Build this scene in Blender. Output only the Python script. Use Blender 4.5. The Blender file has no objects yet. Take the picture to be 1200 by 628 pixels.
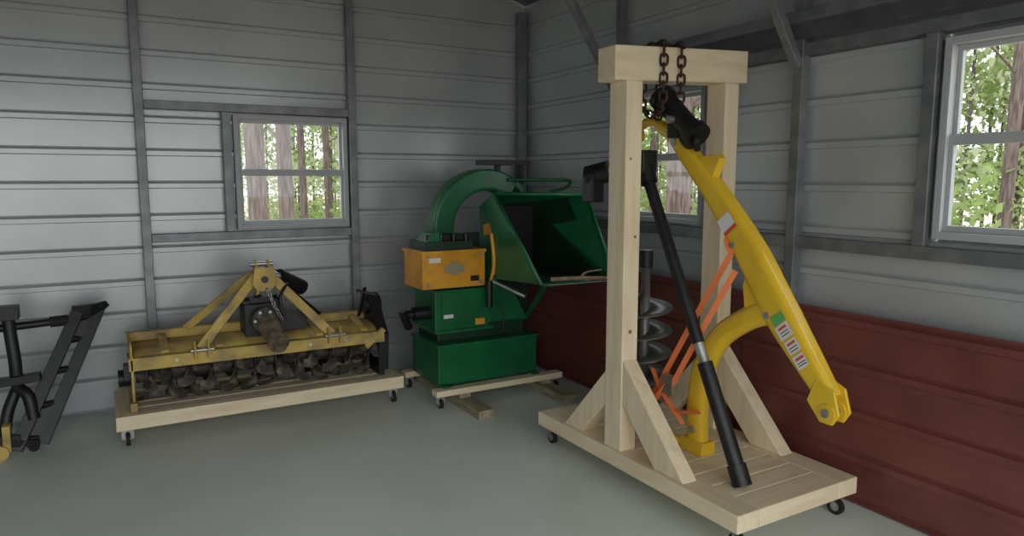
import bpy, math, random
import numpy as np
from mathutils import Vector as V, Matrix
random.seed(4); np.random.seed(4)
S=bpy.context.scene
S.view_settings.view_transform='Standard'
S.view_settings.look='None'
S.view_settings.exposure=0.28
COL=S.collection

# ---------------------------------------------------------------- materials
def mat(name,c,c2=None,rough=.5,metal=0.,scale=6.,detail=6,bump=0.,bscale=40.,stretch=(1,1,1),lo=.4,hi=.65,spec=.5):
    m=bpy.data.materials.new(name); m.use_nodes=True
    n=m.node_tree.nodes; l=m.node_tree.links; b=n['Principled BSDF']
    b.inputs['Base Color'].default_value=(*c,1); b.inputs['Roughness'].default_value=rough
    b.inputs['Metallic'].default_value=metal
    b.inputs['Specular IOR Level'].default_value=spec
    tc=n.new('ShaderNodeTexCoord'); mp=n.new('ShaderNodeMapping'); mp.inputs['Scale'].default_value=stretch
    l.new(tc.outputs['Object'],mp.inputs['Vector'])
    if c2 is not None:
        t=n.new('ShaderNodeTexNoise'); t.inputs['Scale'].default_value=scale; t.inputs['Detail'].default_value=detail
        l.new(mp.outputs['Vector'],t.inputs['Vector'])
        r=n.new('ShaderNodeValToRGB'); r.color_ramp.elements[0].position=lo; r.color_ramp.elements[1].position=hi
        r.color_ramp.elements[0].color=(*c,1); r.color_ramp.elements[1].color=(*c2,1)
        l.new(t.outputs['Fac'],r.inputs['Fac']); l.new(r.outputs['Color'],b.inputs['Base Color'])
    if bump>0:
        t2=n.new('ShaderNodeTexNoise'); t2.inputs['Scale'].default_value=bscale; t2.inputs['Detail'].default_value=4
        l.new(mp.outputs['Vector'],t2.inputs['Vector'])
        bp=n.new('ShaderNodeBump'); bp.inputs['Strength'].default_value=bump; bp.inputs['Distance'].default_value=.01
        l.new(t2.outputs['Fac'],bp.inputs['Height']); l.new(bp.outputs['Normal'],b.inputs['Normal'])
    return m
M={}
M['wall']=mat('painted_wall_steel',(.44,.47,.48),(.52,.55,.555),rough=.28,metal=.25,scale=1.2)
M['roof']=mat('roof_steel',(.12,.13,.135),(.17,.18,.19),rough=.5,scale=2)
M['floor']=mat('concrete',(.72,.78,.71),(.81,.86,.80),rough=.45,scale=1.6,detail=11,bump=.08,bscale=25,lo=.35,hi=.7)
M['galv']=mat('galvanized_steel',(.18,.195,.205),(.26,.275,.28),rough=.45,metal=.5,scale=8)
M['darkgalv']=mat('shaded_channel_steel',(.09,.1,.105),(.13,.14,.145),rough=.5,metal=.4,scale=8)  # darker copy of the galvanized steel, with girt shade put into its colour
M['red']=mat('red_sheet_metal',(.19,.055,.045),(.14,.040,.034),rough=.30,scale=3)
M['pine']=mat('pine_lumber',(.84,.72,.50),(.72,.57,.36),rough=.6,scale=3,stretch=(7,7,.8),bump=.12,bscale=20,lo=.42,hi=.75)
M['pineh']=mat('pine_lumber_long',(.84,.72,.50),(.72,.58,.37),rough=.6,scale=3,stretch=(1,7,7),bump=.12,bscale=20,lo=.42,hi=.75)
M['piney']=mat('pine_lumber_run',(.84,.72,.50),(.72,.58,.37),rough=.6,scale=3,stretch=(7,1,7),bump=.12,bscale=20,lo=.42,hi=.75)
M['oldwood']=mat('weathered_lumber',(.38,.34,.22),(.24,.21,.13),rough=.75,scale=4,stretch=(5,1,5),bump=.2)
M['knot']=mat('wood_knot',(.25,.12,.05),rough=.7)
M['yel']=mat('yellow_paint',(.80,.52,.03),(.68,.40,.02),rough=.27,scale=5,lo=.5,hi=.8)
M['yelold']=mat('worn_yellow_paint',(.62,.44,.11),(.26,.19,.09),rough=.6,scale=6,detail=10,bump=.15,lo=.42,hi=.70)
M['grn']=mat('green_paint',(.010,.15,.052),(.008,.105,.038),rough=.3,scale=4)
M['grnd']=mat('green_paint_dark_and_shade',(.004,.035,.014),(.003,.022,.010),rough=.5,scale=4)  # dark green housing parts; also holds the hopper's inner shade as colour
M['amber']=mat('amber_paint',(.76,.35,.025),(.60,.26,.02),rough=.4,scale=6)
M['blk']=mat('black_paint',(.006,.006,.007),(.012,.012,.013),rough=.45,scale=10)
M['rub']=mat('rubber',(.012,.012,.012),rough=.8)
M['steel']=mat('bare_steel',(.5,.5,.5),(.34,.33,.32),rough=.35,metal=.8,scale=12)
M['auger']=mat('dull_auger_steel',(.26,.26,.255),(.16,.155,.15),rough=.45,metal=.6,scale=10)
M['tine']=mat('worn_tine_steel',(.045,.04,.033),(.24,.20,.14),rough=.6,metal=.3,scale=14,lo=.48,hi=.75)
M['rust']=mat('rusty_chain',(.09,.045,.032),(.045,.028,.025),rough=.65,metal=.5,scale=20)
M['cone']=mat('rusty_pto_shield',(.26,.20,.14),(.12,.085,.06),rough=.6,metal=.4,scale=18)
M['orange']=mat('orange_strap',(.80,.20,.06),rough=.6)
M['white']=mat('white_label',(.75,.75,.72),rough=.5)
M['redlab']=mat('red_label',(.7,.08,.05),rough=.5)
M['grnlab']=mat('green_label',(.15,.45,.12),rough=.5)
M['logo']=mat('faded_logo',(.32,.28,.18),rough=.5)
M['vinyl']=mat('window_frame',(.42,.44,.45),rough=.45)
M['bark']=mat('bark',(.085,.062,.055),(.20,.155,.14),rough=.9,scale=9,stretch=(3,3,.4),bump=.6,bscale=8)
M['leaf']=mat('leaf',(.24,.37,.10),(.44,.54,.21),rough=.6,scale=.7)
M['leaf2']=mat('leaf_pale',(.46,.53,.30),(.64,.68,.46),rough=.6,scale=.6)
M['litter']=mat('leaf_litter',(.38,.30,.24),(.58,.50,.42),rough=.9,scale=1.5)
M['stick']=mat('stick_bark',(.42,.28,.17),(.26,.17,.1),rough=.8,scale=15)
for k in('leaf','leaf2'):
    m=M[k]; n=m.node_tree.nodes; l=m.node_tree.links
    tr=n.new('ShaderNodeBsdfTranslucent'); mx=n.new('ShaderNodeMixShader'); mx.inputs[0].default_value=.45
    col=[x for x in n if x.type=='VALTORGB'][0]
    l.new(col.outputs['Color'],tr.inputs['Color'])
    l.new(n['Principled BSDF'].outputs[0],mx.inputs[1]); l.new(tr.outputs[0],mx.inputs[2])
    l.new(mx.outputs[0],n['Material Output'].inputs['Surface'])
g=bpy.data.materials.new('window_glass'); g.use_nodes=True
n=g.node_tree.nodes; l=g.node_tree.links; n.remove(n['Principled BSDF'])
t=n.new('ShaderNodeBsdfTransparent'); t.inputs[0].default_value=(.93,.95,.94,1); gl=n.new('ShaderNodeBsdfGlossy'); gl.inputs['Roughness'].default_value=.03
mx=n.new('ShaderNodeMixShader'); mx.inputs[0].default_value=.06
l.new(t.outputs[0],mx.inputs[1]); l.new(gl.outputs[0],mx.inputs[2]); l.new(mx.outputs[0],n['Material Output'].inputs['Surface'])
M['glass']=g

# ---------------------------------------------------------------- mesh builder
def root(name,loc):
    e=bpy.data.objects.new(name,None); e.location=loc; e.empty_display_size=.1; COL.objects.link(e); return e
class MB:
    def __init__(s): s.v=[];s.f=[];s.m=[];s.sm=[];s.mats=[]
    def mi(s,k):
        if k not in s.mats: s.mats.append(k)
        return s.mats.index(k)
    def add(s,vs,fs,k,smooth=False):
        o=len(s.v); s.v+= [tuple(p) for p in vs]; i=s.mi(k)
        for f in fs: s.f.append([o+j for j in f]); s.m.append(i); s.sm.append(smooth)
    def box(s,a,b,k):
        x0,y0,z0=[min(a[i],b[i]) for i in range(3)]; x1,y1,z1=[max(a[i],b[i]) for i in range(3)]
        s.add([(x0,y0,z0),(x1,y0,z0),(x1,y1,z0),(x0,y1,z0),(x0,y0,z1),(x1,y0,z1),(x1,y1,z1),(x0,y1,z1)],
              [(0,3,2,1),(4,5,6,7),(0,1,5,4),(1,2,6,5),(2,3,7,6),(3,0,4,7)],k); return s
    def beam(s,p,q,w,h,k,ref=(0,0,1)):
        p=V(p);q=V(q);T=(q-p).normalized();R=V(ref)
        A=T.cross(R)
        if A.length<1e-4: A=T.cross(V((1,0,0)))
        A.normalize(); B=A.cross(T).normalized()
        vs=[c+A*(sx*w/2)+B*(sy*h/2) for c in(p,q) for sx,sy in((-1,-1),(1,-1),(1,1),(-1,1))]
        s.add(vs,[(0,1,2,3),(7,6,5,4),(0,4,5,1),(1,5,6,2),(2,6,7,3),(3,7,4,0)],k); return s
    def cyl(s,p,q,r,k,r2=None,n=20):
        p=V(p);q=V(q);r2=r if r2 is None else r2;T=(q-p).normalized()
        A=T.orthogonal().normalized();B=T.cross(A)
        ra=[p+(A*math.cos(2*math.pi*i/n)+B*math.sin(2*math.pi*i/n))*r for i in range(n)]
        rb=[q+(A*math.cos(2*math.pi*i/n)+B*math.sin(2*math.pi*i/n))*r2 for i in range(n)]
        s.add(ra+rb,[(i,(i+1)%n,n+(i+1)%n,n+i) for i in range(n)],k,True)
        s.add(ra,[tuple(range(n))[::-1]],k); s.add(rb,[tuple(range(n))],k); return s
    def sweep(s,pts,sec,k,e=2.,n=20,sub=6,ref=(1,0,0)):
        pts=[V(p) for p in pts]
        if not isinstance(sec,list): sec=[sec]*len(pts)
        P=[];W=[]
        N=len(pts)
        for i in range(N-1):
            a=pts[max(i-1,0)];b=pts[i];c=pts[i+1];d=pts[min(i+2,N-1)]
            for j in range(sub):
                t=j/sub
                P.append(.5*((2*b)+(c-a)*t+(2*a-5*b+4*c-d)*t*t+(-a+3*b-3*c+d)*t**3))
                W.append((sec[i][0]*(1-t)+sec[i+1][0]*t,sec[i][1]*(1-t)+sec[i+1][1]*t))
        P.append(pts[-1]);W.append(sec[-1])
        vs=[];R=V(ref)
        for i,p in enumerate(P):
            T=(P[min(i+1,len(P)-1)]-P[max(i-1,0)]).normalized()
            A=(R-T*R.dot(T)).normalized();B=T.cross(A)
            for j in range(n):
                th=2*math.pi*(j+.5)/n;c=math.cos(th);q=math.sin(th)
                cx=math.copysign(abs(c)**(2/e),c);cy=math.copysign(abs(q)**(2/e),q)
                vs.append(p+A*cx*W[i][0]/2+B*cy*W[i][1]/2)
        L=len(P)
        fs=[(i*n+j,i*n+(j+1)%n,(i+1)*n+(j+1)%n,(i+1)*n+j) for i in range(L-1) for j in range(n)]
        s.add(vs,fs,k,e<3.5)
        s.add(vs[:n],[tuple(range(n))[::-1]],k); s.add(vs[-n:],[tuple(range(n))],k); return s
    def prism(s,poly,d,k):
        poly=[V(p) for p in poly];d=V(d);n=len(poly)
        vs=poly+[p+d for p in poly]
        s.add(vs,[tuple(range(n))[::-1],tuple(range(n,2*n))]+[(i,(i+1)%n,n+(i+1)%n,n+i) for i in range(n)],k); return s
    def quad(s,pts,k): s.add(pts,[tuple(range(len(pts)))],k); return s
    def torus(s,c,ax,up,R,r,k,elong=0.,n=16,m=6):
        c=V(c);ax=V(ax).normalized();up=V(up).normalized();sd=ax.cross(up).normalized()
        vs=[]
        for i in range(n):
            t=2*math.pi*i/n; ct,st=math.cos(t),math.sin(t)
            ctr=c+sd*ct*R+up*(st*R+math.copysign(elong,st)*(1 if abs(st)>.01 else 0)); rad=(sd*ct+up*st)
            for j in range(m):
                q=2*math.pi*j/m; vs.append(ctr+rad*math.cos(q)*r+ax*math.sin(q)*r)
        s.add(vs,[(i*m+j,((i+1)%n)*m+j,((i+1)%n)*m+(j+1)%m,i*m+(j+1)%m) for i in range(n) for j in range(m)],k,True); return s
    def build(s,name,parent=None,bevel=0.,solid=0.):
        me=bpy.data.meshes.new(name); me.from_pydata(s.v,[],s.f)
        for k in s.mats: me.materials.append(M[k])
        me.polygons.foreach_set('material_index',s.m); me.polygons.foreach_set('use_smooth',s.sm)
        me.update(); o=bpy.data.objects.new(name,me); COL.objects.link(o)
        if parent is None:
            a=np.array(s.v); c=V(((a.min(0)+a.max(0))/2).tolist()); me.transform(Matrix.Translation(-c)); o.location=c
        else:
            L=parent.location; me.transform(Matrix.Translation(-L)); o.parent=parent
        if solid: md=o.modifiers.new('s','SOLIDIFY'); md.thickness=solid; md.offset=0
        if bevel: md=o.modifiers.new('b','BEVEL'); md.width=bevel; md.segments=2; md.limit_method='ANGLE'; md.angle_limit=.6
        return o
def chain(mb,pts,k,L=.058,R=.019,r=.007):
    pts=[V(p) for p in pts]; seg=[(pts[i+1]-pts[i]).length for i in range(len(pts)-1)]; tot=sum(seg); n=max(2,int(tot/(L*.78)))
    for i in range(n):
        d=tot*(i+.5)/n; j=0
        while j<len(seg)-1 and d>seg[j]: d-=seg[j]; j+=1
        T=(pts[j+1]-pts[j]).normalized(); p=pts[j]+T*d
        A=T.orthogonal().normalized(); B=T.cross(A)
        mb.torus(p,A if i%2 else B,T,R,r,k,elong=L/2-R)

# ---------------------------------------------------------------- room
XR=3.37; YB=5.62; XL=-4.0; YF=-1.1; EAVE=3.18; SL=.26; XM=(XR+XL)/2
def roofz(x): return EAVE+SL*((XR-x) if x>XM else (x-XL))
PITCH=.2286
def prof(z0,z1):
    out=[(z0,0)]; k=math.floor(z0/PITCH)-1
    while k*PITCH<z1+.1:
        for dz,h in((-.022,0),(-.016,.02),(.014,.02),(.024,.0),(.030,-.004),(.036,0)):
            z=k*PITCH+dz
            if z0<z<z1: out.append((z,h))
        k+=1
    out.append((z1,0)); return out
def ribwall(mb,orient,fix,a0,a1,z0,z1,sign,k='wall'):
    pr=prof(z0,z1); vs=[]
    for a in(a0,a1):
        for z,h in pr:
            d=fix-sign*h
            vs.append((a,d,z) if orient=='x' else (d,a,z))
    n=len(pr); mb.add(vs,[(i,i+1,n+i+1,n+i) for i in range(n-1)],k)
def wallwith(mb,orient,fix,a0,a1,z1,sign,holes):
    hs=sorted(holes); cur=a0
    for (h0,h1,q0,q1) in hs:
        ribwall(mb,orient,fix,cur,h0,0,z1,sign); ribwall(mb,orient,fix,h0,h1,0,q0,sign); ribwall(mb,orient,fix,h0,h1,q1,z1,sign); cur=h1
    ribwall(mb,orient,fix,cur,a1,0,z1,sign)
import bmesh
def clip_roof(o):
    bm=bmesh.new(); bm.from_mesh(o.data); L=o.location
    for sgn in(1,-1):
        no=V((sgn*SL,0,1)).normalized(); x=XR if sgn>0 else XL
        bmesh.ops.bisect_plane(bm,geom=bm.verts[:]+bm.edges[:]+bm.faces[:],plane_co=V((x,0,EAVE))-L,plane_no=no,clear_outer=True)
    bm.to_mesh(o.data); bm.free()
WB=(.88,1.73,1.27,2.12)
WR=[(3.34,4.12,1.35,2.24),(1.02,1.87,1.37,2.28)]
YW=YB+.03; XW=XR+.03
b=MB(); wallwith(b,'x',YW,XL,XW,4.3,1,[WB]); clip_roof(b.build('wall_back'))
b=MB(); wallwith(b,'y',XW,YF,YW,EAVE,1,WR); b.build('wall_right')
b=MB(); ribwall(b,'y',XL-.03,YF,YW,0,EAVE,-1); b.build('wall_left')
b=MB(); ribwall(b,'x',YF-.03,XL,-3.1,0,4.3,-1); ribwall(b,'x',YF-.03,2.9,XW,0,4.3,-1); ribwall(b,'x',YF-.03,-3.1,2.9,2.75,4.3,-1); clip_roof(b.build('wall_front'))
b=MB(); b.box((XL-.1,YF-.1,-.12),(XW+.05,YW+.05,0),'floor'); b.build('floor')
b=MB()
zr=roofz(XM)
b.prism([(XW+.1,YF-.1,EAVE-.03),(XM,YF-.1,zr),(XL-.13,YF-.1,EAVE-.03),(XL-.13,YF-.1,EAVE+.02),(XM,YF-.1,zr+.05),(XW+.1,YF-.1,EAVE+.02)],(0,YW-YF+.2,0),'roof'); b.build('ceiling')
def single(name,fn,bevel=.004):
    b=MB(); fn(b); return b.build(name,bevel=bevel)
PW=.06
for x in(.27,1.77,-1.23,-2.73):
    single('steel_post',lambda b:b.box((x-PW/2,YB-PW,0),(x+PW/2,YB,roofz(x)-.06),'galv'))
single('steel_post',lambda b:b.box((XR-.075,YB-.075,0),(XR,YB,EAVE-.08),'galv'))
for y in(4.18,2.63,1.0,-.4):
    single('steel_post',lambda b:b.box((XR-PW,y-PW/2,0),(XR,y+PW/2,EAVE-.08),'galv'))
    single('knee_brace',lambda b:b.beam((XR-.06,y,2.25),(XR-.06-.60,y,3.13),.05,.05,'galv',ref=(0,1,0)))
    single('roof_rafter',lambda b:(b.beam((XR-.01,y,EAVE-.06),(XM,y,zr-.06),.06,.07,'galv',ref=(0,1,0)),b.beam((XL+.01,y,EAVE-.06),(XM,y,zr-.06),.06,.07,'galv',ref=(0,1,0))))
single('steel_girt',lambda b:b.box((.30,YB-.05,2.13),(1.74,YB,2.19),'galv'))
single('steel_girt',lambda b:b.box((.30,YB-.05,1.20),(1.74,YB,1.26),'galv'))
single('window_jamb_post',lambda b:b.box((.80,YB-.05,1.26),(.86,YB,2.13),'galv'))
ys=[(YB-.08,4.21),(4.15,2.66),(2.60,1.03),(.97,-.37)]
for y1,y0 in ys:
    single('steel_girt',lambda b:b.box((XR-.05,y0,1.27),(XR,y1,1.335),'galv'))
for y1,y0 in ys[1:]:
    single('steel_girt',lambda b:b.box((XR-.05,y0,2.31),(XR,y1,2.37),'galv'))
single('window_jamb_post',lambda b:b.box((XR-.05,1.89,1.335),(XR,1.95,2.31),'galv'))
single('window_jamb_post',lambda b:b.box((XR-.05,3.26,1.335),(XR,3.32,2.31),'galv'))
single('overhead_track_and_shade_strip',lambda b:(b.box((XR-.115,-.9,2.47),(XR-.062,4.1,2.53),'galv'),b.box((XR-.062,-.9,2.39),(XR-.055,4.1,2.50),'darkgalv')))  # thin second box is an added dark strip painting shade between the girts
def window(i,orient,fix,a0,a1,z0,z1):
    r=root('window_%d'%i,(a0,fix,z0) if orient=='x' else (fix,a0,z0))
    def P(a,d,z): return (a,fix+d,z) if orient=='x' else (fix+d,a,z)
    b=MB(); w=.035; zm=(z0+z1)/2
    for (p,q) in(((a0,z0),(a0+w,z1)),((a1-w,z0),(a1,z1)),((a0+w,z0),(a1-w,z0+w)),((a0+w,z1-w),(a1-w,z1))):
        b.box(P(p[0],-.03,p[1]),P(q[0],.06,q[1]),'vinyl')
    b.build('frame',r,bevel=.003)
    b=MB()
    b.box(P(a0+w,.0,zm-.025),P(a1-w,.03,zm+.025),'vinyl')
    for a in(a0+w,a1-w-.02): b.box(P(a,.0,z0+w),P(a+.02,.03,zm-.025),'vinyl'); b.box(P(a,.02,zm+.025),P(a+.02,.045,z1-w),'vinyl')
    b.box(P(a0+w+.02,.0,z0+w),P(a1-w-.02,.03,z0+w+.03),'vinyl')
    b.box(P(a0+w+.02,.02,z1-w-.025),P(a1-w-.02,.045,z1-w),'vinyl')
    b.build('sash',r,bevel=.002)
    b=MB(); b.quad([P(a0+w,.02,z0+w),P(a1-w,.02,z0+w),P(a1-w,.02,zm),P(a0+w,.02,zm)],'glass')
    b.quad([P(a0+w,.035,zm),P(a1-w,.035,zm),P(a1-w,.035,z1-w),P(a0+w,.035,z1-w)],'glass'); b.build('glass',r)
window(1,'x',YB,*WB); window(2,'y',XR,*WR[0]); window(3,'y',XR,*WR[1])
b=MB()
def redsheet(y0,y1,x0,x1,z1,k='red'):
    pr=prof(.0,z1); vs=[]
    for a in(y0,y1):
        for z,h in pr:
            t=z/z1; vs.append((x0*(1-t)+x1*t-h*.8,a,z+.002))
    n=len(pr); b.add(vs,[(i,i+1,n+i+1,n+i) for i in range(n-1)],k)
redsheet(-.6,2.9,3.245,3.30,.965); redsheet(2.75,5.45,3.265,3.305,.985)
b.build('red_sheet_metal_panels',solid=.004)

def caster(r,x,y,ztop,ax=(1,0,0)):
    b=MB(); A=V(ax); R=(ztop-.012)/2*.8; c=V((x,y,R))
    b.cyl(c-A*.012,c+A*.012,R,'rub',n=24); b.cyl(c-A*.014,c+A*.014,R*.55,'steel',n=18)
    for s in(-1,1): b.beam(c+A*s*.019,V((x,y,ztop-.004))+A*s*.019,.005,.03,'steel',ref=A)
    b.box((x-.03,y-.03,ztop-.008),(x+.03,y+.03,ztop),'steel')
    b.build('caster',r)

# ---------------------------------------------------------------- tiller dolly
r=root('wooden_dolly',(.93,5.1,0))
b=MB()
b.box((0,4.80,.115),(1.86,4.84,.205),'pineh'); b.box((0,5.42,.115),(1.86,5.46,.205),'pineh')
b.box((0,4.84,.115),(.09,5.42,.205),'piney'); b.box((1.77,4.84,.115),(1.86,5.42,.205),'piney')
for y in(4.85,4.98,5.11,5.24): b.box((.09,y,.165),(1.77,y+.11,.203),'pineh')
b.build('deck',r,bevel=.004)
for x in(.06,1.80):
    for y in(4.87,5.39): caster(r,x,y,.116)
# ---------------------------------------------------------------- tiller
r=root('rotary_tiller',(.93,5.1,.2))
b=MB()
arc=[(4.90,.515),(4.94,.56),(5.02,.585),(5.12,.59),(5.24,.575),(5.33,.52),(5.38,.42),(5.40,.32)]
vs=[(x,y,z) for x in(.12,1.72) for y,z in arc]; n=len(arc)
b.add(vs,[(i,i+1,n+i+1,n+i) for i in range(n-1)],'yelold',True); b.build('hood',r,solid=.008)
b=MB()
b.box((.09,4.86,.465),(1.74,4.93,.545),'yelold')
b.box((.09,5.20,.585),(1.74,5.26,.645),'yelold')
for x in(.3,.62,1.28,1.6): b.beam((x,4.9,.56),(x,5.23,.62),.05,.02,'yelold')
for x in(.36,.55,1.2,1.45): b.cyl((x,4.855,.51),(x,4.85,.51),.012,'steel',n=10)
b.box((.1,5.27,.60),(1.3,5.36,.615),'yelold')
b.build('frame_tubes',r,bevel=.006)
b=MB()
b.prism([(.10,4.86,.27),(.10,5.33,.215),(.10,5.38,.32),(.10,5.33,.56),(.10,5.2,.66),(.10,4.92,.62),(.10,4.86,.54)],(.015,0,0),'yelold')
b.box((.085,4.86,.206),(.125,5.3,.262),'yelold')
b.box((.06,4.9,.40),(.10,4.98,.50),'blk')
b.cyl((.03,5.07,.38),(.10,5.07,.38),.055,'blk')
b.build('side_plate',r,bevel=.003)
b=MB()
b.prism([(1.70,4.88,.25),(1.70,5.32,.24),(1.70,5.36,.55),(1.70,5.22,.78),(1.70,5.08,.80),(1.70,4.95,.62),(1.70,4.86,.52)],(.075,0,0),'blk')
b.box((1.71,4.9,.206),(1.75,5.3,.26),'blk')
b.cyl((1.68,5.14,.70),(1.80,5.14,.70),.07,'blk'); b.cyl((1.70,5.05,.38),(1.80,5.05,.38),.08,'blk')
b.beam((1.60,5.02,.64),(1.64,4.98,.86),.05,.015,'blk'); b.beam((1.58,5.0,.84),(1.72,4.95,.80),.03,.02,'blk'); b.beam((1.60,4.87,.44),(1.74,4.87,.56),.03,.04,'yelold')
b.build('chain_case',r,bevel=.008)
b=MB(); ry,rz=5.06,.39; b.cyl((.13,ry,rz),(1.70,ry,rz),.05,'tine')
for i in range(12):
    x=.19+i*.133; b.cyl((x-.006,ry,rz),(x+.006,ry,rz),.095,'tine',n=18)
    for j in range(6):
        th=j*math.pi/3+i*.33; s=1 if j%2 else -1
        d=V((0,math.cos(th),math.sin(th))); e=V((0,math.cos(th+.6),math.sin(th+.6))); c=V((x+s*.012,ry,rz))
        b.sweep([c+d*.06,c+d*.12,c+e*.160+V((s*.02,0,0)),c+e*.165+V((s*.085,0,0))],[(.055,.012),(.06,.012),(.075,.010),(.055,.008)],'tine',e=5,n=8,sub=3,ref=d.cross(V((1,0,0))))
        b.cyl(c+d*.075-V((.012,0,0)),c+d*.075+V((.012,0,0)),.012,'tine',n=6)
b.build('rotor_tines',r)
b=MB()
for x,s in((.87,-1),(.95,1)): b.prism([(x,4.90,.88),(x,4.98,.86),(x,5.03,.98),(x,5.0,1.09),(x,4.94,1.11),(x,4.89,1.02)],(.014,0,0),'yelold')
b.prism([(.84,4.885,.95),(.875,4.885,.90),(.96,4.885,.90),(1.0,4.885,.95),(.985,4.885,1.06),(.86,4.885,1.06)],(0,.012,0),'yelold')
b.cyl((.84,4.95,1.08),(.99,4.95,1.08),.016,'steel'); b.cyl((.92,4.885,.98),(.92,4.865,.98),.022,'blk')
b.beam((.50,4.88,.56),(.875,4.95,1.0),.06,.024,'yelold',ref=(0,1,0)); b.beam((1.36,4.88,.56),(.965,4.95,1.0),.06,.024,'yelold',ref=(0,1,0))
b.beam((.45,5.2,.64),(.87,5.0,1.02),.05,.022,'yelold',ref=(0,1,0)); b.beam((1.36,5.22,.64),(.965,5.0,1.0),.05,.02,'blk',ref=(0,1,0))
b.beam((.91,5.0,1.0),(.91,5.3,.60),.05,.03,'yelold')
b.build('mast',r,bevel=.004)
b=MB()
for x in(.46,.54,1.32,1.40): b.prism([(x,4.83,.50),(x,4.80,.57),(x,4.84,.62),(x,4.93,.60),(x,4.93,.50)],(.012,0,0),'yelold')
for x in(.44,1.30): b.cyl((x,4.84,.56),(x+.14,4.84,.56),.014,'steel')
b.build('hitch_brackets',r,bevel=.003)
b=MB()
b.box((.80,4.98,.58),(1.03,5.2,.80),'blk'); b.cyl((.915,4.9,.70),(.915,5.0,.70),.085,'tine'); b.cyl((.80,5.08,.80),(1.03,5.08,.80),.05,'blk')
b.box((.84,5.02,.80),(.99,5.14,.84),'blk')
b.cyl((.915,4.9,.70),(.93,4.82,.66),.035,'steel'); b.cyl((.93,4.83,.67),(.95,4.73,.60),.075,'cone',r2=.055); b.cyl((.95,4.74,.61),(.96,4.66,.55),.04,'cone'); b.cyl((.953,4.72,.59),(.957,4.69,.57),.068,'cone'); b.cyl((.957,4.69,.568),(.958,4.685,.565),.03,'steel')
for i in range(6):
    t=i*math.pi/3; b.cyl((.915+.065*math.cos(t),4.895,.70+.065*math.sin(t)),(.915+.065*math.cos(t),4.885,.70+.065*math.sin(t)),.01,'steel',n=8)
b.build('gearbox',r,bevel=.01)
b=MB(); b.cyl((1.05,5.08,.97),(1.24,5.2,.86),.055,'blk'); b.sweep([(1.03,5.05,.8),(1.08,4.95,.93),(1.02,4.9,.85),(1.04,4.88,.70)],(.022,.022),'blk',n=10); b.cyl((.99,5.06,.99),(1.07,5.09,.96),.03,'steel')
b.box((1.04,5.0,.60),(1.22,5.15,.72),'blk')
chain(b,[(.93,4.87,.92),(.97,4.84,.80),(1.02,4.86,.70)],'steel',L=.035,R=.01,r=.004)
b.build('driveline_cover',r)

# ---------------------------------------------------------------- chipper skid
r=root('timber_skid',(2.57,4.85,0))
b=MB()
for x in(2.22,2.92): b.box((x-.06,4.18,0),(x+.06,5.48,.062),'oldwood')
b.build('runners',r,bevel=.004)
b=MB(); b.box((1.99,4.50,.095),(3.07,4.59,.14),'pineh'); b.box((1.99,5.1,.095),(3.07,5.19,.14),'pineh')
for x in(2.22,2.92):
    for y in (4.545,5.145): b.box((x-.045,y-.04,.062),(x+.045,y+.04,.095),'oldwood')
b.build('cross_boards',r,bevel=.004)
for x in(2.04,3.03):
    for y in(4.55,5.15): caster(r,x,y,.096)
# ---------------------------------------------------------------- wood chipper
r=root('wood_chipper',(2.45,4.9,.14))
b=MB()
b.box((2.06,4.62,.14),(2.90,5.12,.43),'grn')
b.box((2.045,4.605,.425),(2.915,5.13,.445),'grn')
b.box((2.06,4.54,.14),(2.12,4.62,.155),'grn'); b.box((2.82,4.54,.14),(2.88,4.62,.155),'grn')
b.build('base_tank',r,bevel=.006)
b=MB()
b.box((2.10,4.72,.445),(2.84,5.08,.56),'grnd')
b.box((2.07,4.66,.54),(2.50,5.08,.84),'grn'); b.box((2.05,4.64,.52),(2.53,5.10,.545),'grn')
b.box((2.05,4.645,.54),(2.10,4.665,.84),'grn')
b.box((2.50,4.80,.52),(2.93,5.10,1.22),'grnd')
b.cyl((2.55,4.79,.80),(2.55,4.74,.80),.05,'grn')
b.prism([(2.53,4.72,.545),(2.88,4.72,.545),(2.74,4.72,.80),(2.53,4.72,.92)],(0,.02,0),'grn')
b.box((2.12,4.648,.63),(2.20,4.66,.66),'white'); b.box((2.38,4.648,.56),(2.46,4.66,.61),'amber')
b.build('rotor_housing',r,bevel=.006)
b=MB()
b.box((1.95,4.63,.86),(2.45,4.98,1.12),'amber'); b.box((1.94,4.62,1.11),(2.46,4.99,1.135),'amber')
b.box((2.12,4.624,.97),(2.28,4.63,1.03),'logo')
b.beam((2.20,4.622,.955),(2.20,4.622,1.045),.07,.004,'logo',ref=(0,1,0))
b.box((2.00,4.624,1.05),(2.09,4.63,1.085),'white'); b.box((2.33,4.624,.90),(2.40,4.63,.94),'blk')
for x in(1.99,2.41):
    for z in(.89,1.09): b.cyl((x,4.63,z),(x,4.618,z),.012,'steel',n=8)
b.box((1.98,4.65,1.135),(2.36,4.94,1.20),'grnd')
b.prism([(2.0,4.66,1.20),(2.10,4.66,1.20),(2.10,4.66,1.27),(2.04,4.66,1.26)],(0,.2,0),'grn')
b.box((2.14,4.70,1.20),(2.34,4.86,1.24),'blk')
for x in(2.02,2.12,2.22,2.32): b.cyl((x,4.68,1.20),(x,4.68,1.25),.018,'blk',n=8)
b.build('belt_guard',r,bevel=.006)
b=MB(); c=V((2.62,4.98,1.27)); pts=[(2.25,4.98,1.10)]; secs=[(.16,.17)]
for i in range(12):
    th=math.radians(178-i*11.5); pts.append((c.x+.37*math.cos(th),4.98,c.z+.37*math.sin(th)*1.0)); secs.append((.16,.17))
b.sweep(pts,secs,'grn',e=9,n=24,sub=3,ref=(0,1,0)); b.build('discharge_chute',r)
b=MB()
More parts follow.
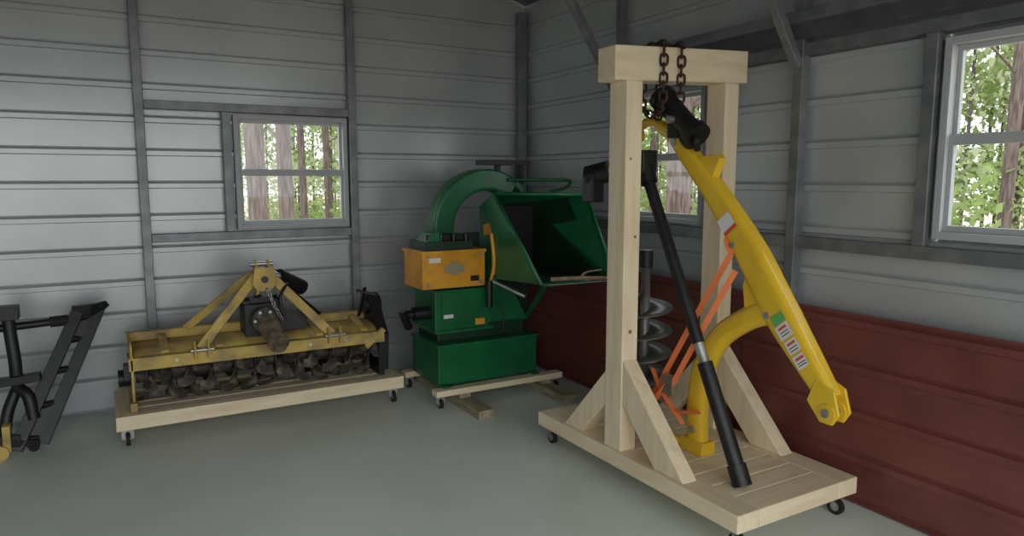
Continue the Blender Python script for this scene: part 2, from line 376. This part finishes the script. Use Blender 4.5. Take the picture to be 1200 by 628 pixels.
b.box((2.60,4.86,1.755),(2.98,5.06,1.795),'blk'); b.box((2.72,4.92,1.70),(2.75,4.98,1.765),'blk'); b.box((2.92,4.90,1.60),(2.95,4.98,1.765),'blk')
b.cyl((2.80,4.89,1.64),(3.22,4.72,1.64),.013,'grn'); b.sweep([(3.22,4.72,1.64),(3.27,4.71,1.63),(3.23,4.71,1.58),(3.1,4.74,1.55)],(.024,.024),'grn',n=8)
b.prism([(2.86,4.89,1.60),(3.02,4.89,1.45),(3.04,4.89,1.46),(2.89,4.89,1.63)],(0,.17,0),'grn')
b.build('chute_deflector',r,bevel=.003)
A=V((2.50,4.58,1.54));B=V((3.15,4.32,1.53));C=V((3.03,3.82,.965));D=V((2.50,3.92,.95))
a=V((2.50,4.80,1.44));bb=V((2.95,4.80,1.44));cc=V((2.95,4.80,.92));d=V((2.50,4.80,.90))
b=MB()
b.quad((A,D,d,a),'grn'); b.quad((C,B,bb,cc),'grn'); b.quad((B,A,a,bb),'grn')
b.build('infeed_hopper',r,solid=.008)
b=MB()  # added dark sheets and black throat sheet paint the shade inside the hopper
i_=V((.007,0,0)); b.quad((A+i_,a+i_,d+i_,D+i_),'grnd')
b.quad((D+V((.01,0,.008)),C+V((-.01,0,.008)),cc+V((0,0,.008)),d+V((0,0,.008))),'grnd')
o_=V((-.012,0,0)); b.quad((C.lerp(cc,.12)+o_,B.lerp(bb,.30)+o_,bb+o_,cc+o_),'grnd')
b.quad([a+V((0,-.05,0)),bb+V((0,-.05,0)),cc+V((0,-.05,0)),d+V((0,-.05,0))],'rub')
b.build('hopper_shade_panels',r,solid=.003)
b=MB()
for p,q in((A,D),(D,C),(C,B),(B,A)): b.cyl(p,q,.012,'grn',n=10)
b.quad([D,C,C+V((.05,-.12,.01)),D+V((0,-.10,.01))],'steel')
n1=(A-D).cross(d-D).normalized()
if n1.x>0: n1=-n1
def onp(u,v): return D.lerp(d,u).lerp(A.lerp(a,u),v)+n1*.007
b.quad([onp(.60,.58),onp(.84,.58),onp(.84,.72),onp(.60,.72)],'amber')
b.beam((2.50,4.55,.93),(2.50,4.72,.60),.04,.02,'grn'); b.beam((2.9,4.4,.93),(2.88,4.75,.55),.03,.02,'grn')
b.build('hopper_flange',r,solid=.003)
b=MB()
b.sweep([(2.47,4.60,.85),(2.49,4.56,1.02),(2.48,4.58,1.25)],(.03,.03),'amber',n=10)
b.cyl((2.46,4.58,.70),(2.46,4.58,.90),.025,'blk'); b.beam((2.48,4.55,.90),(2.64,4.36,.80),.04,.02,'steel')
b.cyl((1.94,4.80,.66),(2.08,4.80,.66),.05,'blk'); b.cyl((1.86,4.80,.66),(1.94,4.80,.66),.03,'blk'); b.beam((1.90,4.78,.56),(1.84,4.75,.70),.05,.04,'blk')
b.sweep([(2.56,4.64,.72),(2.60,4.60,.62),(2.58,4.60,.50),(2.62,4.60,.445)],(.012,.012),'blk',n=8)
b.build('controls',r,bevel=.002)
b=MB(); b.sweep([(2.56,3.90,.985),(2.72,3.80,.995),(2.9,3.78,.985),(3.06,3.68,.99)],[(.03,.03),(.026,.026),(.024,.024),(.016,.016)],'stick',n=8)
b.sweep([(2.72,3.80,.995),(2.82,3.86,1.02),(2.95,3.86,1.03)],[(.018,.018),(.014,.014),(.008,.008)],'stick',n=8); b.build('wood_branch')

# ---------------------------------------------------------------- gantry
r=root('wooden_gantry_stand',(2.72,2.9,0))
LX,RX=2.37,3.06; GY=2.92
b=MB()
b.box((LX-.052,GY-.07,.20),(LX+.052,GY+.07,2.142),'pine'); b.box((RX-.052,GY-.07,.20),(RX+.052,GY+.07,2.172),'pine')
b.build('legs',r,bevel=.006)
b=MB()
for (x,y,z,s) in((LX,GY-.0705,.85,.011),(LX+.02,GY-.0705,1.35,.008),(LX-.02,GY-.0705,1.75,.007),(RX,GY-.0705,1.45,.009),(LX+.01,GY-.0705,.55,.008),(RX-.01,GY-.0705,1.0,.007)): b.cyl((x,y,z),(x,y+.002,z),s,'knot',n=12)
b.build('knots',r)
b=MB(); b.prism([(2.24,GY-.072,2.135),(3.17,GY-.072,2.177),(3.17,GY-.072,2.352),(2.24,GY-.072,2.305)],(0,.144,0),'pineh'); b.build('top_beam',r,bevel=.006)
b=MB()
for x in(LX,RX): b.box((x-.07,2.02,.115),(x+.07,3.64,.20),'piney')
b.box((LX+.07,2.02,.115),(RX-.07,2.16,.20),'pineh'); b.box((LX+.07,3.50,.115),(RX-.07,3.64,.20),'pineh')
for y in(2.17,2.305,2.44,2.575,2.71,2.845,2.98,3.115,3.25,3.385): b.box((LX+.07,y,.155),(RX-.07,y+.125,.199),'pineh')
b.build('base',r,bevel=.005)
b=MB()
for x in(LX,RX):
    b.prism([(x-.045,GY-.07,.70),(x-.045,GY-.07,.47),(x-.045,GY-.33,.20),(x-.045,GY-.54,.20)],(.09,0,0),'pine')
    b.prism([(x-.045,GY+.07,.62),(x-.045,GY+.46,.20),(x-.045,GY+.30,.20),(x-.045,GY+.07,.43)],(.09,0,0),'pine')
b.build('braces',r,bevel=.004)
for x in(LX,RX):
    for y in(2.08,3.58): caster(r,x,y,.116)

# ---------------------------------------------------------------- chain
r=root('lifting_chain',(2.6,2.92,2.2))
b=MB()
for x in(2.54,2.66):
    chain(b,[(x,GY-.087,2.0),(x,GY-.087,2.335),(x+.01,GY+.087,2.335),(x+.01,GY+.087,2.02)],'rust')
chain(b,[(2.54,GY-.085,2.0),(2.60,2.97,1.985)],'rust'); chain(b,[(2.66,GY-.085,2.02),(2.67,2.85,1.94)],'rust'); 
chain(b,[(2.55,GY+.085,2.02),(2.62,3.0,1.985)],'rust'); chain(b,[(2.67,GY+.085,2.02),(2.66,3.0,1.985)],'rust')
b.build('links',r)

# ---------------------------------------------------------------- post hole digger boom
BX=2.69
r=root('post_hole_digger_boom',(BX,2.4,.2))
b=MB()
P=[(BX,3.02,1.935),(BX,2.90,1.88),(BX,2.77,1.757),(BX,2.534,1.519),(BX,2.33,1.275),(BX,2.14,1.01),(BX,1.99,.83),(BX,1.88,.70)]
b.sweep(P,[(.06,.055),(.08,.075),(.09,.095),(.095,.12),(.105,.155),(.105,.16),(.095,.12),(.07,.09)],'yel',e=4,n=32,sub=5)
b.build('main_arm',r)
b=MB()
b.sweep([(BX,3.23,1.88),(BX,3.20,1.93),(BX,3.10,1.965),(BX,3.0,1.94)],[(.04,.05),(.04,.05),(.05,.05),(.05,.05)],'yel',e=3,n=16)
b.cyl((BX-.04,3.215,1.89),(BX+.04,3.215,1.89),.03,'yel')
b.prism([(BX-.025,2.72,1.76),(BX-.025,2.60,1.64),(BX-.025,2.55,1.75),(BX-.025,2.575,1.77)],(.05,0,0),'yel')
b.cyl((BX-.05,2.86,1.84),(BX+.05,2.86,1.84),.02,'steel')
b.build('hook_end',r,bevel=.004)
b=MB()
for s in(-1,1):
    x=BX+s*.038
    b.prism([(x-.008,1.93,.79),(x-.008,1.97,.68),(x-.008,1.90,.60),(x-.008,1.84,.60),(x-.008,1.81,.65),(x-.008,1.84,.75)],(.016,0,0),'yel')
    b.cyl((x-.016,1.865,.65),(x+.016,1.865,.65),.04,'yel'); 
b.cyl((BX-.065,1.865,.65),(BX+.065,1.865,.65),.018,'steel')
b.cyl((BX-.06,2.42,1.33),(BX+.06,2.42,1.33),.014,'steel'); b.cyl((BX-.06,2.2,1.02),(BX+.06,2.2,1.02),.016,'steel')
b.build('clevis_end',r,bevel=.004)
b=MB()
b.sweep([(BX,2.12,1.05),(BX,2.22,1.03),(BX,2.35,.975),(BX,2.52,.85),(BX,2.63,.66),(BX,2.665,.45),(BX,2.655,.25)],[(.09,.14),(.09,.125),(.09,.115),(.09,.115),(.09,.12),(.09,.12),(.09,.115)],'yel',e=2.6,n=24)
b.prism([(BX-.03,2.33,1.25),(BX-.03,2.37,1.14),(BX-.03,2.35,1.0),(BX-.03,2.2,.98),(BX-.03,2.2,1.12)],(.06,0,0),'yel')
b.box((BX-.05,2.58,.20),(BX+.05,2.74,.27),'yel'); b.cyl((BX-.055,2.655,.33),(BX+.055,2.655,.33),.02,'steel')
b.beam((BX-.02,2.72,.24),(BX-.1,3.0,.24),.04,.03,'yel')
b.build('curved_yoke',r,bevel=.004)
def lab(b,t0,t1,w0,w1,k,off=-.0555):
    def pt(t,w):
        i=min(int(t),len(P)-2); f=t-i; p=V(P[i]).lerp(V(P[i+1]),f); T=(V(P[i+1])-V(P[i])).normalized(); N=T.cross(V((1,0,0)))
        if N.z<0:N=-N
        return p+N*w+V((off,0,0))
    b.add([pt(t0,w0),pt(t1,w0),pt(t1,w1),pt(t0,w1)],[(0,1,2,3)],k)
b=MB()
lab(b,4.92,5.10,-.03,.045,'grnlab'); lab(b,5.11,5.40,-.035,.045,'white'); lab(b,5.45,5.72,-.03,.04,'white'); lab(b,5.77,6.05,-.03,.035,'white'); lab(b,3.22,3.44,-.045,.045,'white'); lab(b,3.44,3.50,-.045,.045,'redlab')
for t in(5.16,5.50,5.82): lab(b,t,t+.05,-.02,.03,'redlab',-.0562)
for t in(5.26,5.32,5.60,5.66,5.92,5.97): lab(b,t,t+.018,-.02,.03,'blk',-.0562)
b.build('decals',r)
b=MB()
b.cyl((2.63,2.93,2.07),(2.64,2.70,1.87),.06,'blk',n=24); b.cyl((2.63,2.945,2.083),(2.63,2.915,2.057),.072,'blk'); b.cyl((2.64,2.715,1.883),(2.64,2.685,1.857),.078,'blk')
b.box((2.60,2.78,1.86),(2.70,2.86,1.95),'blk'); b.cyl((2.55,2.8,1.95),(2.72,2.8,1.95),.02,'steel')
b.sweep([(2.64,2.70,1.87),(2.62,2.67,1.84),(2.66,2.70,1.80)],(.035,.035),'blk',n=10)
b.build('gearbox_motor',r,bevel=.004)
b=MB()
t0=V((2.55,2.97,1.70));t1=V((2.55,2.22,.205)); 
b.cyl(t0,t0.lerp(t1,.58),.031,'blk'); b.cyl(t0.lerp(t1,.58),t0.lerp(t1,.64),.026,'steel'); b.cyl(t0.lerp(t1,.64),t1,.038,'blk')
b.cyl(t0.lerp(t1,-.02),t0.lerp(t1,.05),.052,'blk',r2=.045); b.cyl(t0.lerp(t1,.94),t1,.046,'blk')
b.box((2.50,2.93,1.68),(2.60,3.03,1.80),'blk')
b.cyl((2.55,2.98,1.74),(2.42,3.2,1.68),.028,'steel'); b.cyl((2.45,3.15,1.69),(2.38,3.26,1.66),.06,'blk'); b.box((2.35,3.17,1.52),(2.43,3.27,1.68),'blk')
b.cyl((2.50,2.98,1.76),(2.60,2.98,1.76),.025,'steel')
b.build('driveline_shaft',r,bevel=.006)
r=root('earth_auger',(2.72,3.14,.2))
b=MB(); ax,ay=2.72,3.14
b.cyl((ax,ay,.2),(ax,ay,1.16),.024,'auger')
N=150; turns=5.6; z0,z1=.26,1.0
vs=[]
for i in range(N+1):
    t=i/N; th=2*math.pi*turns*t; R=.06+.10*min(1,t*6)
    z=z0+(z1-z0)*t
    vs+=[(ax+.022*math.cos(th),ay+.022*math.sin(th),z),(ax+R*math.cos(th),ay+R*math.sin(th),z)]
fs=[(2*i,2*i+1,2*i+3,2*i+2) for i in range(N)]
b.add(vs,fs,'auger',True); b.build('flighting',r,solid=.006)
b=MB(); b.cyl((ax,ay,1.14),(ax,ay,1.24),.04,'blk'); b.build('coupler',r)
b=MB()
def strap(*p): b.sweep(p,(.03,.004),'orange',e=5,n=8,sub=4,ref=(.5,-.5,-.4))
strap((2.63,2.42,1.29),(2.62,2.66,.90),(2.61,2.92,.46)); strap((2.62,2.38,1.21),(2.59,2.58,.85),(2.58,2.78,.50))
strap((2.61,2.92,.46),(2.59,2.72,.42),(2.60,2.56,.46)); strap((2.58,2.78,.56),(2.56,2.90,.40),(2.58,3.0,.30)); strap((2.61,2.94,.6),(2.58,2.82,.5),(2.60,2.68,.36)); strap((2.60,3.0,.30),(2.60,3.02,.24),(2.6,3.04,.2))
strap((2.63,2.42,1.29),(2.64,2.46,1.35),(2.69,2.47,1.38),(2.75,2.42,1.33))
b.box((2.57,2.74,.50),(2.61,2.82,.60),'steel')
b.build('orange_ratchet_strap')

# ---------------------------------------------------------------- black implement frame at left
r=root('quick_hitch_frame',(-.4,5.15,0))
b=MB()
for dx,dy in((0,0),(-.13,-.06)):
    b.beam((-.40+dx,5.08+dy,.03),(-.05+dx*.9,5.33+dy,.80),.07,.07,'blk',ref=(1,0,0))
for t in(.06,.3,.55,.78,.95): 
    p=V((-.40,5.08,.03)).lerp(V((-.05,5.33,.80)),t); q=V((-.53,5.02,.03)).lerp(V((-.167,5.27,.80)),t); b.cyl(p,q,.022,'blk',n=10)
p=V((-.465,5.05,.03)); q=V((-.108,5.30,.80)); b.beam(p.lerp(q,.05),p.lerp(q,.32),.08,.02,'blk',ref=(0,1,0)); b.beam(p.lerp(q,.78),p.lerp(q,.97),.08,.02,'blk',ref=(0,1,0))
b.beam((-.09,5.33,.76),(-.02,5.28,.84),.08,.04,'blk'); b.beam((-.05,5.33,.80),(-.19,5.27,.80),.05,.08,'blk')
b.build('folding_rails',r,bevel=.003)
b=MB()
b.cyl((-.75,5.2,.74),(-.17,5.25,.76),.024,'blk',n=12); b.cyl((-.32,5.24,.755),(-.22,5.245,.758),.034,'rub',n=12)
b.sweep([(-.53,5.22,.86),(-.525,5.2,.74),(-.51,5.17,.55),(-.50,5.12,.40),(-.45,5.08,.34),(-.43,5.06,.20)],(.07,.07),'blk',n=12)
b.sweep([(-.50,5.14,.40),(-.56,5.1,.25),(-.58,5.06,.10),(-.57,5.02,.04)],(.065,.065),'blk',n=12)
b.box((-.59,5.15,.80),(-.47,5.27,.88),'blk'); b.beam((-.75,5.13,.42),(-.38,5.1,.45),.07,.05,'blk')
b.build('handle_tubes',r,bevel=.003)
b=MB()
b.box((-.80,4.99,.08),(-.50,5.05,.13),'blk'); b.box((-.585,4.97,.04),(-.545,5.05,.20),'yelold'); b.beam((-.56,5.0,.09),(-.42,5.06,.05),.06,.04,'blk')
b.cyl((-.60,4.95,.045),(-.60,4.985,.045),.045,'yelold'); b.cyl((-.44,5.04,.03),(-.44,5.08,.03),.03,'rub')
b.build('foot_base',r,bevel=.004)

# ---------------------------------------------------------------- outside
b=MB(); b.box((-60,-60,-.3),(70,80,-.14),'litter'); b.build('ground_outside')
def leaves(mb,c,rad,n,size,k):
    c=np.array(c); p=np.random.normal(size=(n,3)); p/=np.linalg.norm(p,axis=1)[:,None]; p*=np.random.rand(n,1)**.4; p=p*np.array(rad)+c
    u=np.random.normal(size=(n,3)); u/=np.linalg.norm(u,axis=1)[:,None]; w=np.random.normal(size=(n,3)); w=np.cross(u,w); w/=np.linalg.norm(w,axis=1)[:,None]
    s=size*(.5+np.random.rand(n,1))
    q=np.stack([p-u*s,p-w*s*.55,p+u*s,p+w*s*.55],1).reshape(-1,3)
    mb.add(q.tolist(),[(4*i,4*i+1,4*i+2,4*i+3) for i in range(n)],k)
def tree(x,y,rad,h,fol=True,n=400,low=2.):
    b=MB(); dx=random.uniform(-.3,.3)
    b.sweep([(x,y,-.2),(x,y,.4),(x+dx*.3,y,h*.4),(x+dx,y+.1,h*.75),(x+dx,y,h)],[(rad*2.6,rad*2.6),(rad*2,rad*2),(rad*1.8,rad*1.8),(rad*1.3,rad*1.3),(rad*.5,rad*.5)],'bark',n=12,sub=3)
    for i in range(5 if fol else 2):
        z=random.uniform(low,h*.9); a=random.uniform(0,6.28); L=random.uniform(1,2.2); e=(x+L*math.cos(a),y+L*math.sin(a),z+L*.5)
        b.sweep([(x+dx*.3,y,z),((x+e[0])/2,(y+e[1])/2,z+L*.3),e],[(rad*.5,rad*.5),(rad*.3,rad*.3),(.02,.02)],'bark',n=6,sub=2)
        leaves(b,e,(1.1,1.1,.7),n//4,.055,random.choice(['leaf','leaf2']))
    b.build('tree')
T=[(2.22,12,.16),(2.93,13.2,.14),(4.3,17.5,.09),(3.0,19,.09),(5.6,20,.1),(4.4,23,.1),(6,26,.12),(3.6,25,.08),(2.0,20,.08),
   (8.0,8.5,.20),(9.8,9.4,.09),(11,12.5,.1),(13,14,.1),(13,6.1,.11),(14,8.2,.09),(17,9.6,.1),(16,7.3,.08),(20,11,.1),(15,15.5,.1),(15,6.6,.07)]
for x,y,rd in T: tree(x,y,rd,random.uniform(9,12),True,600,2.2)
for i in range(12):
    b=MB(); x=1+i*.8; y=random.uniform(19,28); 
    for j in range(8): leaves(b,(x+random.uniform(-1.6,1.6),y+random.uniform(-1,1),random.uniform(0,5.5)),(1.3,1,.7),300,.08,random.choice(['leaf','leaf2','leaf2']))
    for j in range(3): b.cyl((x+j*.5-.5,y,-.2),(x+j*.5-.4,y,6),.035,'bark',n=8)
    b.build('understory_shrub')
for i in range(15):
    b=MB(); ang=math.radians(23+i*2.7); R=random.uniform(16,25); x=R*math.cos(ang);y=R*math.sin(ang)
    for j in range(10): leaves(b,(x+random.uniform(-1.6,1.6),y+random.uniform(-1.6,1.6),random.uniform(.2,6.5)),(1.3,1.3,.8),340,.08,random.choice(['leaf','leaf','leaf2']))
    for j in range(3): b.cyl((x+j*.5-.5,y,-.2),(x+j*.5-.4,y,6),.035,'bark',n=8)
    b.build('understory_shrub')

# ---------------------------------------------------------------- light
w=bpy.data.worlds.new('World'); S.world=w; w.use_nodes=True
bg=w.node_tree.nodes['Background']; bg.inputs[0].default_value=(.95,.98,1,1); bg.inputs[1].default_value=2.3
def portal(loc,rot,sx,sy):
    L=bpy.data.lights.new('portal','AREA'); L.shape='RECTANGLE'; L.size=sx; L.size_y=sy; L.cycles.is_portal=True
    o=bpy.data.objects.new('door_light_portal',L); o.location=loc; o.rotation_euler=rot; COL.objects.link(o)
portal((-.1,YF-.08,1.37),(math.radians(90),0,0),6.0,2.75)

# ---------------------------------------------------------------- camera
cd=bpy.data.cameras.new('camera'); cam=bpy.data.objects.new('camera',cd); COL.objects.link(cam)
cam.location=(0,0,1.65); cam.rotation_euler=(math.radians(90-7.2),0,math.radians(-30.1))
cd.lens=24.9; cd.sensor_width=36; cd.clip_start=.05; cd.clip_end=300
S.camera=cam
